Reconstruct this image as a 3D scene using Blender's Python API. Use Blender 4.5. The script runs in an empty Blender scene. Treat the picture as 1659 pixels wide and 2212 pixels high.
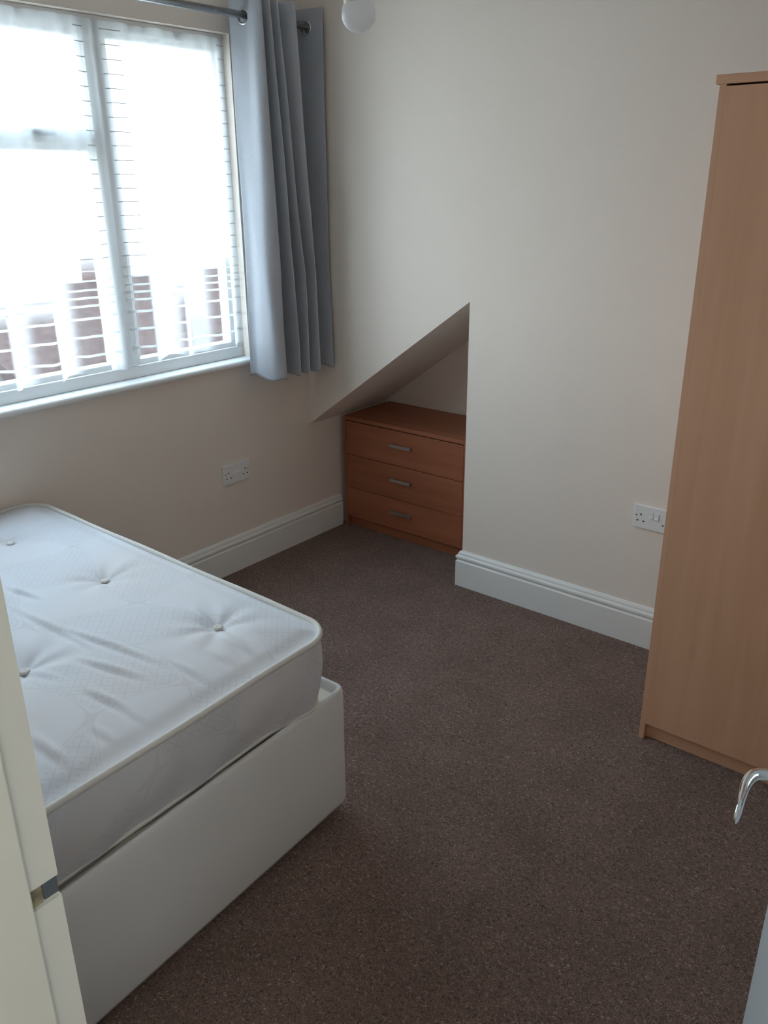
import bpy, bmesh, math, random
from mathutils import Vector, Matrix
random.seed(7)
S = bpy.context.scene
COL = S.collection

# ------------------------------------------------------------------ camera
cam_d = bpy.data.cameras.new('camera'); cam = bpy.data.objects.new('camera', cam_d); COL.objects.link(cam)
CR = ((0.77549, 0.63130, -0.00684), (0.22707, -0.28896, -0.93002))   # image right, image down
yaw, pitch, roll = -0.68531699, -0.37606599, -0.00735257
fw = Vector((math.sin(yaw)*math.cos(pitch), math.cos(yaw)*math.cos(pitch), math.sin(pitch)))
rt = fw.cross(Vector((0, 0, 1))).normalized(); up = rt.cross(fw)
r2 = rt*math.cos(roll)+up*math.sin(roll); u2 = up*math.cos(roll)-rt*math.sin(roll)
m = Matrix((r2, u2, -fw)).transposed().to_4x4()
m.translation = Vector((2.645, -2.693, 1.6))
cam.matrix_world = m
cam_d.sensor_fit = 'HORIZONTAL'; cam_d.sensor_width = 36.0
cam_d.lens = 1818.53/1659*36.0
cam_d.clip_start = 0.02; cam_d.clip_end = 200
S.camera = cam

# ------------------------------------------------------------------ light and exposure
W = bpy.data.worlds.new('world'); S.world = W; W.use_nodes = True
wn = W.node_tree.nodes; wl = W.node_tree.links; wn.clear()
wo = wn.new('ShaderNodeOutputWorld'); wb = wn.new('ShaderNodeBackground')
tc = wn.new('ShaderNodeTexCoord'); sx = wn.new('ShaderNodeSeparateXYZ'); rp = wn.new('ShaderNodeValToRGB')
wl.new(tc.outputs['Generated'], sx.inputs[0]); wl.new(sx.outputs['Z'], rp.inputs[0])
rp.color_ramp.elements[0].position = 0.0; rp.color_ramp.elements[0].color = (0.90, 0.95, 1.0, 1)
rp.color_ramp.elements[1].position = 0.8; rp.color_ramp.elements[1].color = (0.62, 0.80, 1.0, 1)
wl.new(rp.outputs[0], wb.inputs[0]); wl.new(wb.outputs[0], wo.inputs[0])
wb.inputs['Strength'].default_value = 9.5

def area(name, loc, rot, sx_, sy_, energy, color, portal=False):
    d = bpy.data.lights.new(name, 'AREA'); d.shape = 'RECTANGLE'; d.size = sx_; d.size_y = sy_
    d.energy = energy; d.color = color
    if portal: d.cycles.is_portal = True
    o = bpy.data.objects.new(name, d); COL.objects.link(o); o.location = loc; o.rotation_euler = rot
    return o
area('window_portal', (-0.14, -1.29, 1.51), (0, math.radians(-90), 0), 1.2, 2.0, 1, (1, 1, 1), portal=True)
area('hall_ceiling_light', (3.35, -3.15, 2.36), (0, math.radians(-15), 0), 0.5, 0.5, 16, (0.93, 1.0, 0.95))

S.view_settings.view_transform = 'Standard'; S.view_settings.look = 'None'
S.view_settings.exposure = 0.0; S.view_settings.gamma = 1.0; S.view_settings.use_curve_mapping = False
S.cycles.use_denoising = True
S.cycles.max_bounces = 14; S.cycles.diffuse_bounces = 8; S.cycles.transparent_max_bounces = 24
S.cycles.sample_clamp_indirect = 6.0

# ------------------------------------------------------------------ materials
def lin(c):
    return tuple((v/12.92 if v <= 0.04045 else ((v+0.055)/1.055)**2.4) for v in c)
def newmat(name):
    m = bpy.data.materials.new(name); m.use_nodes = True
    nt = m.node_tree; b = nt.nodes.get('Principled BSDF')
    return m, nt, b
def mat(name, col, rough=0.6, metal=0.0, bump=0.0, bscale=200.0, var=0.0, vscale=3.0, spec=0.5, coat=0.0):
    m, nt, b = newmat(name)
    b.inputs['Base Color'].default_value = (*col, 1); b.inputs['Roughness'].default_value = rough
    b.inputs['Metallic'].default_value = metal; b.inputs['Specular IOR Level'].default_value = spec
    b.inputs['Coat Weight'].default_value = coat
    t = nt.nodes.new('ShaderNodeTexCoord')
    if bump:
        n = nt.nodes.new('ShaderNodeTexNoise'); n.inputs['Scale'].default_value = bscale; n.inputs['Detail'].default_value = 3
        bp = nt.nodes.new('ShaderNodeBump'); bp.inputs['Strength'].default_value = bump; bp.inputs['Distance'].default_value = 0.002
        nt.links.new(t.outputs['Object'], n.inputs['Vector']); nt.links.new(n.outputs[0], bp.inputs['Height'])
        nt.links.new(bp.outputs[0], b.inputs['Normal'])
    if var:
        n = nt.nodes.new('ShaderNodeTexNoise'); n.inputs['Scale'].default_value = vscale; n.inputs['Detail'].default_value = 4
        r = nt.nodes.new('ShaderNodeValToRGB')
        r.color_ramp.elements[0].position = 0.3; r.color_ramp.elements[1].position = 0.7
        r.color_ramp.elements[0].color = (*[c*(1-var) for c in col], 1); r.color_ramp.elements[1].color = (*[min(1, c*(1+var)) for c in col], 1)
        nt.links.new(t.outputs['Object'], n.inputs['Vector']); nt.links.new(n.outputs[0], r.inputs[0])
        nt.links.new(r.outputs[0], b.inputs['Base Color'])
    return m
def wood(name, c1, c2, axis, rough=0.45, knots=True):
    m, nt, b = newmat(name); N = nt.nodes; L = nt.links
    t = N.new('ShaderNodeTexCoord'); mp = N.new('ShaderNodeMapping')
    sc = [22, 22, 22]; sc[axis] = 1.3
    mp.inputs['Scale'].default_value = sc
    n = N.new('ShaderNodeTexNoise'); n.inputs['Scale'].default_value = 1.0; n.inputs['Detail'].default_value = 5; n.inputs['Distortion'].default_value = 0.6
    r = N.new('ShaderNodeValToRGB'); r.color_ramp.elements[0].position = 0.34; r.color_ramp.elements[1].position = 0.66
    r.color_ramp.elements[0].color = (*c1, 1); r.color_ramp.elements[1].color = (*c2, 1)
    L.new(t.outputs['Object'], mp.inputs[0]); L.new(mp.outputs[0], n.inputs['Vector']); L.new(n.outputs[0], r.inputs[0])
    out = r.outputs[0]
    if knots:
        mp2 = N.new('ShaderNodeMapping'); s2 = [9, 9, 9]; s2[axis] = 4.5; mp2.inputs['Scale'].default_value = s2
        v = N.new('ShaderNodeTexVoronoi'); v.inputs['Scale'].default_value = 0.55
        r3 = N.new('ShaderNodeValToRGB'); r3.color_ramp.elements[0].position = 0.03; r3.color_ramp.elements[1].position = 0.13
        r3.color_ramp.elements[0].color = (0.72, 0.66, 0.62, 1); r3.color_ramp.elements[1].color = (1, 1, 1, 1)
        mx = N.new('ShaderNodeMix'); mx.data_type = 'RGBA'; mx.blend_type = 'MULTIPLY'; mx.inputs[0].default_value = 0.8
        L.new(t.outputs['Object'], mp2.inputs[0]); L.new(mp2.outputs[0], v.inputs['Vector']); L.new(v.outputs['Distance'], r3.inputs[0])
        L.new(out, mx.inputs[6]); L.new(r3.outputs[0], mx.inputs[7]); out = mx.outputs[2]
    L.new(out, b.inputs['Base Color']); b.inputs['Roughness'].default_value = rough
    return m

M = {}
M['wall'] = mat('magnolia_paint', (0.815, 0.74, 0.675), 0.75, bump=0.22, bscale=260, var=0.012, vscale=2.0, spec=0.3)
M['ceil'] = mat('ceiling_paint', (0.88, 0.86, 0.82), 0.8, bump=0.1)
M['white'] = mat('white_gloss_paint', (0.80, 0.80, 0.785), 0.35, bump=0.05, bscale=60)
M['jamb'] = mat('cream_gloss_paint', (0.77, 0.785, 0.75), 0.38, bump=0.06, bscale=45, var=0.02, vscale=8)
M['upvc'] = mat('white_upvc', (0.85, 0.87, 0.88), 0.3, bump=0.02)
M['beech'] = wood('beech_laminate', (0.60, 0.345, 0.215), (0.655, 0.385, 0.25), 2)
M['beech_h'] = wood('beech_laminate_cross', (0.60, 0.345, 0.215), (0.655, 0.385, 0.25), 0)
M['oak'] = wood('oak_laminate', (0.31, 0.105, 0.050), (0.38, 0.135, 0.068), 0)
M['oak_v'] = wood('oak_laminate_upright', (0.31, 0.105, 0.050), (0.38, 0.135, 0.068), 2, knots=False)
M['alu'] = mat('satin_aluminium', (0.45, 0.44, 0.43), 0.35, metal=0.85, bump=0.02)
M['chrome'] = mat('chrome', (0.86, 0.88, 0.90), 0.06, metal=1.0, bump=0.01)
M['steel'] = mat('grey_metal_pole', (0.62, 0.64, 0.66), 0.25, metal=0.9, bump=0.02)
M['darkmetal'] = mat('dull_metal', (0.22, 0.25, 0.28), 0.4, metal=0.8, bump=0.3, bscale=300)
M['plastic'] = mat('white_plastic', (0.80, 0.81, 0.83), 0.3, bump=0.01)
M['black'] = mat('black_void', (0.006, 0.006, 0.006), 0.8, bump=0.01)
M['rawwood'] = mat('bare_wood', (0.30, 0.27, 0.18), 0.8, bump=0.8, bscale=120, var=0.35, vscale=90)
M['sheet'] = mat('divan_fabric', (0.69, 0.685, 0.69), 0.8, bump=0.35, bscale=900, var=0.02, vscale=3)
M['sheet_in'] = mat('divan_top_fabric', (0.74, 0.69, 0.60), 0.85, bump=0.3, bscale=700, var=0.05, vscale=4)
M['brick'] = None

def carpet():
    m, nt, b = newmat('brown_carpet'); N = nt.nodes; L = nt.links
    t = N.new('ShaderNodeTexCoord')
    def noise(s, d, dist=0.0):
        n = N.new('ShaderNodeTexNoise'); n.inputs['Scale'].default_value = s; n.inputs['Detail'].default_value = d; n.inputs['Distortion'].default_value = dist
        L.new(t.outputs['Object'], n.inputs['Vector']); return n
    n1 = noise(165, 4, 1.6); n2 = noise(5, 3); n3 = noise(430, 2, 2.0)
    r = N.new('ShaderNodeValToRGB'); e = r.color_ramp.elements
    e[0].position = 0.34; e[0].color = (0.085, 0.053, 0.042, 1); e[1].position = 0.71; e[1].color = (0.66, 0.52, 0.44, 1)
    k = e.new(0.455); k.color = (0.212, 0.136, 0.110, 1); k = e.new(0.60); k.color = (0.300, 0.200, 0.165, 1)
    L.new(n1.outputs[0], r.inputs[0])
    r2 = N.new('ShaderNodeValToRGB'); r2.color_ramp.elements[0].position = 0.3; r2.color_ramp.elements[1].position = 0.7
    r2.color_ramp.elements[0].color = (0.86, 0.83, 0.80, 1); r2.color_ramp.elements[1].color = (1.08, 1.06, 1.06, 1)
    L.new(n2.outputs[0], r2.inputs[0])
    mx = N.new('ShaderNodeMix'); mx.data_type = 'RGBA'; mx.blend_type = 'MULTIPLY'; mx.inputs[0].default_value = 1
    L.new(r.outputs[0], mx.inputs[6]); L.new(r2.outputs[0], mx.inputs[7]); L.new(mx.outputs[2], b.inputs['Base Color'])
    ad = N.new('ShaderNodeMath'); ad.operation = 'ADD'; L.new(n1.outputs[0], ad.inputs[0]); L.new(n3.outputs[0], ad.inputs[1])
    bp = N.new('ShaderNodeBump'); bp.inputs['Strength'].default_value = 0.9; bp.inputs['Distance'].default_value = 0.004
    L.new(ad.outputs[0], bp.inputs['Height']); L.new(bp.outputs[0], b.inputs['Normal'])
    b.inputs['Roughness'].default_value = 0.95; b.inputs['Specular IOR Level'].default_value = 0.15
    b.inputs['Sheen Weight'].default_value = 0.15
    return m
M['carpet'] = carpet()

def curtain_mat():
    m, nt, b = newmat('grey_curtain_fabric'); N = nt.nodes; L = nt.links
    t = N.new('ShaderNodeTexCoord'); mp = N.new('ShaderNodeMapping'); mp.inputs['Scale'].default_value = (500, 500, 120)
    n = N.new('ShaderNodeTexNoise'); n.inputs['Scale'].default_value = 1; n.inputs['Detail'].default_value = 2
    r = N.new('ShaderNodeValToRGB'); r.color_ramp.elements[0].color = (0.40, 0.425, 0.475, 1); r.color_ramp.elements[1].color = (0.57, 0.60, 0.66, 1)
    L.new(t.outputs['Object'], mp.inputs[0]); L.new(mp.outputs[0], n.inputs['Vector']); L.new(n.outputs[0], r.inputs[0])
    L.new(r.outputs[0], b.inputs['Base Color']); b.inputs['Roughness'].default_value = 0.7
    b.inputs['Sheen Weight'].default_value = 0.3
    bp = N.new('ShaderNodeBump'); bp.inputs['Strength'].default_value = 0.2; bp.inputs['Distance'].default_value = 0.001
    L.new(n.outputs[0], bp.inputs['Height']); L.new(bp.outputs[0], b.inputs['Normal'])
    tr = N.new('ShaderNodeBsdfTranslucent'); tr.inputs[0].default_value = (0.22, 0.27, 0.36, 1)
    mx = N.new('ShaderNodeMixShader'); mx.inputs[0].default_value = 0.16
    o = N.get('Material Output'); L.new(b.outputs[0], mx.inputs[1]); L.new(tr.outputs[0], mx.inputs[2]); L.new(mx.outputs[0], o.inputs[0])
    return m
M['curtain'] = curtain_mat()

def net_mat(name, band, tcol=(0.90, 0.93, 0.96, 1), dcol=(0.82, 0.84, 0.86, 1)):
    m = bpy.data.materials.new(name); m.use_nodes = True; nt = m.node_tree; N = nt.nodes; L = nt.links; N.clear()
    o = N.new('ShaderNodeOutputMaterial'); tp = N.new('ShaderNodeBsdfTransparent'); tl = N.new('ShaderNodeBsdfTranslucent'); df = N.new('ShaderNodeBsdfDiffuse')
    tl.inputs[0].default_value = tcol; df.inputs[0].default_value = dcol
    m1 = N.new('ShaderNodeMixShader'); m1.inputs[0].default_value = 0.35
    L.new(tl.outputs[0], m1.inputs[1]); L.new(df.outputs[0], m1.inputs[2])
    a = N.new('ShaderNodeAttribute'); a.attribute_name = 'net_weight'
    t = N.new('ShaderNodeTexCoord'); mp = N.new('ShaderNodeMapping'); mp.inputs['Scale'].default_value = (1, 60, 1.5)
    n = N.new('ShaderNodeTexNoise'); n.inputs['Scale'].default_value = 1; n.inputs['Detail'].default_value = 3
    L.new(t.outputs['Object'], mp.inputs[0]); L.new(mp.outputs[0], n.inputs['Vector'])
    f = N.new('ShaderNodeMath'); f.operation = 'MULTIPLY_ADD'
    sb = N.new('ShaderNodeMath'); sb.operation = 'SUBTRACT'; sb.inputs[1].default_value = 0.5; L.new(n.outputs[0], sb.inputs[0])
    L.new(sb.outputs[0], f.inputs[0]); f.inputs[1].default_value = 0.04; L.new(a.outputs['Fac'], f.inputs[2])
    g = N.new('ShaderNodeMath'); g.operation = 'ADD'; g.use_clamp = True; L.new(f.outputs[0], g.inputs[0]); g.inputs[1].default_value = band
    if band:
        a2 = N.new('ShaderNodeAttribute'); a2.attribute_name = 'band_glare_mask'
        k = N.new('ShaderNodeMath'); k.operation = 'MULTIPLY_ADD'; k.use_clamp = True
        L.new(a2.outputs['Fac'], k.inputs[0]); k.inputs[1].default_value = band; L.new(f.outputs[0], k.inputs[2]); g = k
    m2 = N.new('ShaderNodeMixShader'); L.new(g.outputs[0], m2.inputs[0]); L.new(tp.outputs[0], m2.inputs[1]); L.new(m1.outputs[0], m2.inputs[2])
    L.new(m2.outputs[0], o.inputs[0])
    return m
M['net'] = net_mat('sheer_net', 0.0); M['netthread'] = net_mat('sheer_net_woven_thread', 0.95, (0.17, 0.175, 0.185, 1), (0.7, 0.7, 0.72, 1)); M['netband'] = net_mat('sheer_net_woven_band', 0.93, (0.42, 0.43, 0.44, 1), (0.8, 0.8, 0.82, 1))

def glass_mat():
    m = bpy.data.materials.new('window_glass'); m.use_nodes = True; nt = m.node_tree; N = nt.nodes; L = nt.links; N.clear()
    o = N.new('ShaderNodeOutputMaterial'); tp = N.new('ShaderNodeBsdfTransparent'); gl = N.new('ShaderNodeBsdfGlossy'); gl.inputs['Roughness'].default_value = 0.02
    tp.inputs[0].default_value = (0.95, 0.98, 0.97, 1)
    mx = N.new('ShaderNodeMixShader'); mx.inputs[0].default_value = 0.06
    L.new(tp.outputs[0], mx.inputs[1]); L.new(gl.outputs[0], mx.inputs[2]); L.new(mx.outputs[0], o.inputs[0])
    return m
M['glass'] = glass_mat()

def brick_mat():
    m, nt, b = newmat('brick_wall'); N = nt.nodes; L = nt.links
    t = N.new('ShaderNodeTexCoord'); mp = N.new('ShaderNodeMapping'); mp.inputs['Rotation'].default_value = (0, math.radians(90), 0)
    br = N.new('ShaderNodeTexBrick'); br.inputs['Scale'].default_value = 4.4
    br.inputs['Color1'].default_value = (0.10, 0.055, 0.048, 1); br.inputs['Color2'].default_value = (0.075, 0.045, 0.04, 1); br.inputs['Mortar'].default_value = (0.12, 0.10, 0.09, 1)
    br.inputs['Mortar Size'].default_value = 0.012
    cx = N.new('ShaderNodeCombineXYZ'); sp = N.new('ShaderNodeSeparateXYZ')
    L.new(t.outputs['Object'], sp.inputs[0]); L.new(sp.outputs['Y'], cx.inputs['X']); L.new(sp.outputs['Z'], cx.inputs['Y'])
    L.new(cx.outputs[0], br.inputs['Vector']); L.new(br.outputs[0], b.inputs['Base Color']); b.inputs['Roughness'].default_value = 0.9; b.inputs['Specular IOR Level'].default_value = 0.0
    return m
M['brick'] = brick_mat()
M['tile'] = mat('dark_roof_tiles', (0.060, 0.038, 0.034), 0.9, bump=0.6, bscale=12, var=0.2, vscale=8, spec=0.0)
M['ground'] = mat('brightened_garden_ground', (0.60, 0.54, 0.46), 0.95, bump=0.5, bscale=4, var=0.15, vscale=1)  # ground colour paled, standing in for sunlight bounced up to the ceiling

def mattress_mat(name, col, quilt_axis_top=True):
    m, nt, b = newmat(name); N = nt.nodes; L = nt.links
    t = N.new('ShaderNodeTexCoord')
    uv = t.outputs['UV']
    b.inputs['Roughness'].default_value = 0.62; b.inputs['Sheen Weight'].default_value = 0.2
    def chain(op, a, bb=None, clamp=False):
        n = N.new('ShaderNodeMath'); n.operation = op; n.use_clamp = clamp
        for i, v in enumerate((a, bb)):
            if v is None: continue
            if isinstance(v, (int, float)): n.inputs[i].default_value = v
            else: L.new(v, n.inputs[i])
        return n.outputs[0]
    sp = N.new('ShaderNodeSeparateXYZ'); L.new(uv, sp.inputs[0]); U, V = sp.outputs[0], sp.outputs[1]
    # damask lattice in metres: small diamonds woven in alternating arched panels
    d1 = chain('ABSOLUTE', chain('SINE', chain('MULTIPLY', chain('ADD', U, V), 78.0)))
    d2 = chain('ABSOLUTE', chain('SINE', chain('MULTIPLY', chain('SUBTRACT', U, V), 78.0)))
    lat = chain('MINIMUM', d1, d2); latm = chain('LESS_THAN', lat, 0.16)
    d3 = chain('MAXIMUM', d1, d2); dot = chain('GREATER_THAN', chain('MULTIPLY', d1, d2), 0.93)
    lines = chain('MAXIMUM', latm, dot)
    # panels
    pa = chain('SINE', chain('MULTIPLY', chain('ADD', U, chain('MULTIPLY', chain('SINE', chain('MULTIPLY', V, 9.0)), 0.06)), 14.0))
    pb = chain('SINE', chain('MULTIPLY', chain('ADD', V, chain('MULTIPLY', chain('SINE', chain('MULTIPLY', U, 9.0)), 0.06)), 14.0))
    pr = chain('MULTIPLY', pa, pb)
    panel = chain('GREATER_THAN', pr, 0.06)
    edge = chain('LESS_THAN', chain('ABSOLUTE', pr), 0.018)
    pat = chain('MAXIMUM', chain('MULTIPLY', lines, panel), edge)
    n = N.new('ShaderNodeTexNoise'); n.inputs['Scale'].default_value = 3.2; n.inputs['Detail'].default_value = 4; L.new(t.outputs['Object'], n.inputs['Vector'])
    r = N.new('ShaderNodeValToRGB'); r.color_ramp.elements[0].position = 0.36; r.color_ramp.elements[1].position = 0.62
    r.color_ramp.elements[0].color = (*[c*k for c, k in zip(col, (1.0, 0.945, 0.90))], 1); r.color_ramp.elements[1].color = (*col, 1)
    L.new(n.outputs[0], r.inputs[0])
    mx = N.new('ShaderNodeMix'); mx.data_type = 'RGBA'; mx.blend_type = 'MULTIPLY'
    L.new(chain('MULTIPLY', pat, 0.19), mx.inputs[0]); L.new(r.outputs[0], mx.inputs[6]); mx.inputs[7].default_value = (0.62, 0.56, 0.50, 1)
    mx2 = N.new('ShaderNodeMix'); mx2.data_type = 'RGBA'; mx2.blend_type = 'MULTIPLY'
    L.new(chain('MULTIPLY', panel, 0.5), mx2.inputs[0]); L.new(mx.outputs[2], mx2.inputs[6]); mx2.inputs[7].default_value = (0.93, 0.94, 0.95, 1)
    L.new(mx2.outputs[2], b.inputs['Base Color'])
    n4 = N.new('ShaderNodeTexNoise'); n4.inputs['Scale'].default_value = 600; L.new(t.outputs['Object'], n4.inputs['Vector'])
    h = chain('SUBTRACT', chain('MULTIPLY', n4.outputs[0], 0.3), chain('MULTIPLY', pat, 0.8))
    bp = N.new('ShaderNodeBump'); bp.inputs['Strength'].default_value = 0.35; bp.inputs['Distance'].default_value = 0.0012
    L.new(h, bp.inputs['Height']); L.new(bp.outputs[0], b.inputs['Normal'])
    return m
M['mattress'] = mattress_mat('mattress_damask', (0.615, 0.63, 0.68))
M['piping'] = mat('cream_piping', (0.64, 0.62, 0.585), 0.7, bump=0.3, bscale=500)

# ------------------------------------------------------------------ mesh helpers
def link(name, bm, m, parent=None, smooth=False, bevel=0.0, seg=2, recalc=True):
    if recalc: bmesh.ops.recalc_face_normals(bm, faces=bm.faces)
    me = bpy.data.meshes.new(name); bm.to_mesh(me); bm.free()
    o = bpy.data.objects.new(name, me); COL.objects.link(o)
    for mm in (m if isinstance(m, (list, tuple)) else [m]): me.materials.append(mm)
    if parent: o.parent = parent
    if smooth:
        for p in me.polygons: p.use_smooth = True
    if bevel:
        b = o.modifiers.new('bevel', 'BEVEL'); b.width = bevel; b.segments = seg; b.limit_method = 'ANGLE'; b.angle_limit = math.radians(40)
        b.harden_normals = False
    return o
def box(bm, x0, x1, y0, y1, z0, z1):
    v = [bm.verts.new((x, y, z)) for z in (z0, z1) for y in (y0, y1) for x in (x0, x1)]
    for f in ((0, 2, 3, 1), (4, 5, 7, 6), (0, 1, 5, 4), (2, 6, 7, 3), (0, 4, 6, 2), (1, 3, 7, 5)):
        bm.faces.new([v[i] for i in f])
def boxes(*bs):
    bm = bmesh.new()
    for b in bs: box(bm, *b)
    return bm
def prism(bm, pts, vec):
    a = [bm.verts.new(p) for p in pts]; b = [bm.verts.new(Vector(p)+Vector(vec)) for p in pts]
    n = len(a); bm.faces.new(a); bm.faces.new(b[::-1])
    for i in range(n): bm.faces.new((a[i], a[(i+1) % n], b[(i+1) % n], b[i]))
def tube(bm, path, rad, seg=10, closed=False, cap=True, squash=None):
    path = [Vector(p) for p in path]; n = len(path); rings = []
    rr = rad if isinstance(rad, (list, tuple)) else [rad]*n
    prev = None
    for i, p in enumerate(path):
        if closed: t = path[(i+1) % n]-path[i-1]
        else: t = path[min(i+1, n-1)]-path[max(i-1, 0)]
        t.normalize()
        if prev is None:
            a = Vector((0, 0, 1)) if abs(t.z) < 0.9 else Vector((1, 0, 0))
            u = t.cross(a).normalized()
        else:
            u = (prev-t*prev.dot(t)).normalized()
        prev = u; w = t.cross(u)
        ra = rr[i] if isinstance(rr[i], (tuple, list)) else (rr[i], rr[i])
        rings.append([bm.verts.new(p+u*math.cos(2*math.pi*k/seg)*ra[0]+w*math.sin(2*math.pi*k/seg)*ra[1]) for k in range(seg)])
    for i in range(n if closed else n-1):
        A, B = rings[i], rings[(i+1) % n]
        for k in range(seg): bm.faces.new((A[k], A[(k+1) % seg], B[(k+1) % seg], B[k]))
    if cap and not closed:
        bm.faces.new(rings[0][::-1]); bm.faces.new(rings[-1])
def lathe(bm, prof, origin=(0, 0, 0), seg=32, mtx=None):
    rings = []
    o = Vector(origin)
    for r, z in prof:
        if r < 1e-6: rings.append([bm.verts.new((0, 0, z))])
        else: rings.append([bm.verts.new((r*math.cos(2*math.pi*k/seg), r*math.sin(2*math.pi*k/seg), z)) for k in range(seg)])
    for A, B in zip(rings, rings[1:]):
        for k in range(seg):
            a0, a1 = A[k % len(A)], A[(k+1) % len(A)]; b0, b1 = B[k % len(B)], B[(k+1) % len(B)]
            vs = []
            for v in (a0, a1, b1, b0):
                if v not in vs: vs.append(v)
            if len(vs) > 2: bm.faces.new(vs)
    vv = [v for R in rings for v in R]
    if mtx is not None: bmesh.ops.transform(bm, matrix=mtx, verts=vv)
    bmesh.ops.translate(bm, vec=o, verts=vv)
def empty(name, loc=(0, 0, 0), rz=0.0):
    o = bpy.data.objects.new(name, None); COL.objects.link(o); o.location = loc; o.rotation_euler = (0, 0, rz); o.empty_display_size = 0.05
    return o
def tag(o, label, cat, group=None, kind=None):
    o['label'] = label; o['category'] = cat
    if group: o['group'] = group
    if kind: o['kind'] = kind
    return o
def struct(o, label=None):
    o['kind'] = 'structure'
    if label: o['label'] = label
    return o

# ------------------------------------------------------------------ room shell
H = 2.42
XR = 2.80           # right wall
Y0 = -3.40          # wall behind the bed head
DY0, DY1 = -2.585, -2.42   # doorway wall thickness
WY0, WY1, WZ0, WZ1 = -2.25, -0.333, 0.8955, 2.10   # window opening
EX = 0.865          # alcove width
YB = 0.551          # alcove back

struct(link('floor', boxes((-0.125, 3.9, -4.4, 0.75, -0.08, 0.0)), M['carpet']), 'mottled brown carpet covering the floor')
struct(link('ceiling', boxes((-0.125, 3.9, -4.4, 0.75, H, H+0.08)), M['ceil']), 'plain white ceiling')
# window wall
struct(link('wall_left', boxes(
    (-0.125, 0, -4.4, 0.75, 0.0, WZ0), (-0.125, 0, -4.4, 0.75, WZ1, H),
    (-0.125, 0, -4.4, WY0, WZ0, WZ1), (-0.125, 0, WY1, 0.75, WZ0, WZ1)), M['wall']), 'magnolia wall with the window in it')
# back wall with the sloping under-eaves alcove
bm = bmesh.new()
box(bm, EX, XR, 0.0, 0.75, 0.0, H)
prism(bm, [(0, 0, 0.553), (EX, 0, 1.173), (EX, 0, H), (0, 0, H)], (0, 0.75, 0))
box(bm, 0.0, EX, YB, 0.75, 0.0, 1.17)
struct(link('wall_back', bm, M['wall']), 'magnolia wall with a triangular alcove cut into it')
struct(link('wall_right', boxes((XR, XR+0.1, DY0, 0.75, 0.0, H), (XR+0.1, 3.8, DY0, DY1, 0.0, H)), M['wall']), 'magnolia wall beside the wardrobe')
# wall with the doorway, and the return wall beside the bed
JX = 2.03; HX = 2.70
struct(link('wall_front', boxes(
    (1.90, JX-0.03, DY0, DY1, 0.0, H), (HX+0.03, XR, DY0, DY1, 0.0, H), (JX-0.03, HX+0.03, DY0, DY1, 2.03, H)), M['wall']))
struct(link('wall_return', boxes((1.90, 1.98, -4.4, DY0, 0.0, H)), M['wall']))
struct(link('wall_bedhead', boxes((0.0, 1.90, Y0-0.1, Y0, 0.0, H)), M['wall']))
struct(link('wall_hall', boxes((1.98, 3.9, -4.4, -4.3, 0.0, H), (3.8, 3.9, -4.3, DY1, 0.0, H)), M['wall']))

# baseboards with a beaded profile: (distance out from wall, height)
PROF = [(0, 0), (0.020, 0), (0.020, 0.112), (0.016, 0.116), (0.0145, 0.119), (0.0165, 0.1215), (0.0195, 0.1255), (0.0205, 0.131), (0.0195, 0.136), (0.016, 0.1395),
        (0.0125, 0.141), (0.0125, 0.1435), (0.0115, 0.149), (0.008, 0.154), (0.003, 0.157), (0, 0.158)]
def skirting(name, path, out_left, scale=1.0, label=None):
    # path: floor points; profile goes out to the chosen side, mitred at the corners
    bm = bmesh.new(); P = [Vector((*p, 0)) for p in path]; rings = []
    for i, p in enumerate(P):
        ds = []
        if i > 0: ds.append((P[i]-P[i-1]).normalized())
        if i < len(P)-1: ds.append((P[i+1]-P[i]).normalized())
        ns = [Vector((-d.y, d.x, 0))*(1 if out_left else -1) for d in ds]
        n = sum(ns, Vector()) ; n = n/(n.dot(ns[0])) if len(ns) > 1 else ns[0]
        rings.append([bm.verts.new(p+n*a+Vector((0, 0, z*scale))) for a, z in PROF])
    k = len(PROF)
    for A, B in zip(rings, rings[1:]):
        for j in range(k): bm.faces.new((A[j], A[(j+1) % k], B[(j+1) % k], B[j]))
    bm.faces.new(rings[0]); bm.faces.new(rings[-1][::-1])
    return struct(link(name, bm, M['white']), label)
skirting('baseboard_left', [(0, Y0), (0, 0.197)], False, label='white moulded skirting board under the window')
skirting('baseboard_back', [(EX, 0.16), (EX, 0.0), (XR, 0.0)], True if False else False, label='white moulded skirting board below the right-hand socket')
skirting('baseboard_right', [(XR, 0.0), (XR, DY1)], False)

# ------------------------------------------------------------------ window
win = struct(empty('window_1', (-0.15, WY1, WZ0)), 'white framed casement window behind net curtains')
def wpart(name, bs, m, bevel=0.003, parent=None, lab=None):
    bs2 = [(a+0.15, b+0.15, c-WY1, d-WY1, e-WZ0, f-WZ0) for a, b, c, d, e, f in bs]
    o = link(name, boxes(*bs2), m, parent or win, bevel=bevel)
    if lab: o['label'] = lab
    return o
fx0, fx1 = -0.11, -0.038
M1 = (-0.922, -0.846); M2 = (-1.66, -1.61)
wpart('window_frame', [(fx0, fx1, WY0, WY1, WZ0+0.0212, 0.961), (fx0, fx1, WY0, WY1, 2.058, WZ1), (fx0, fx1, WY0, WY0+0.032, 0.961, 2.058), (fx0, fx1, WY1-0.030, WY1, 0.961, 2.058)], M['upvc'])
wpart('mullion', [(fx0, fx1, M1[0], M1[1], 0.961, 2.058)], M['upvc'])
wpart('mullion', [(fx0, fx1, M2[0], M2[1], 0.961, 2.058)], M['upvc'])
TR = (1.715, 1.738)
wpart('transom', [(fx0, fx1, M2[1], M1[0], TR[0], TR[1])], M['upvc'])
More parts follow.
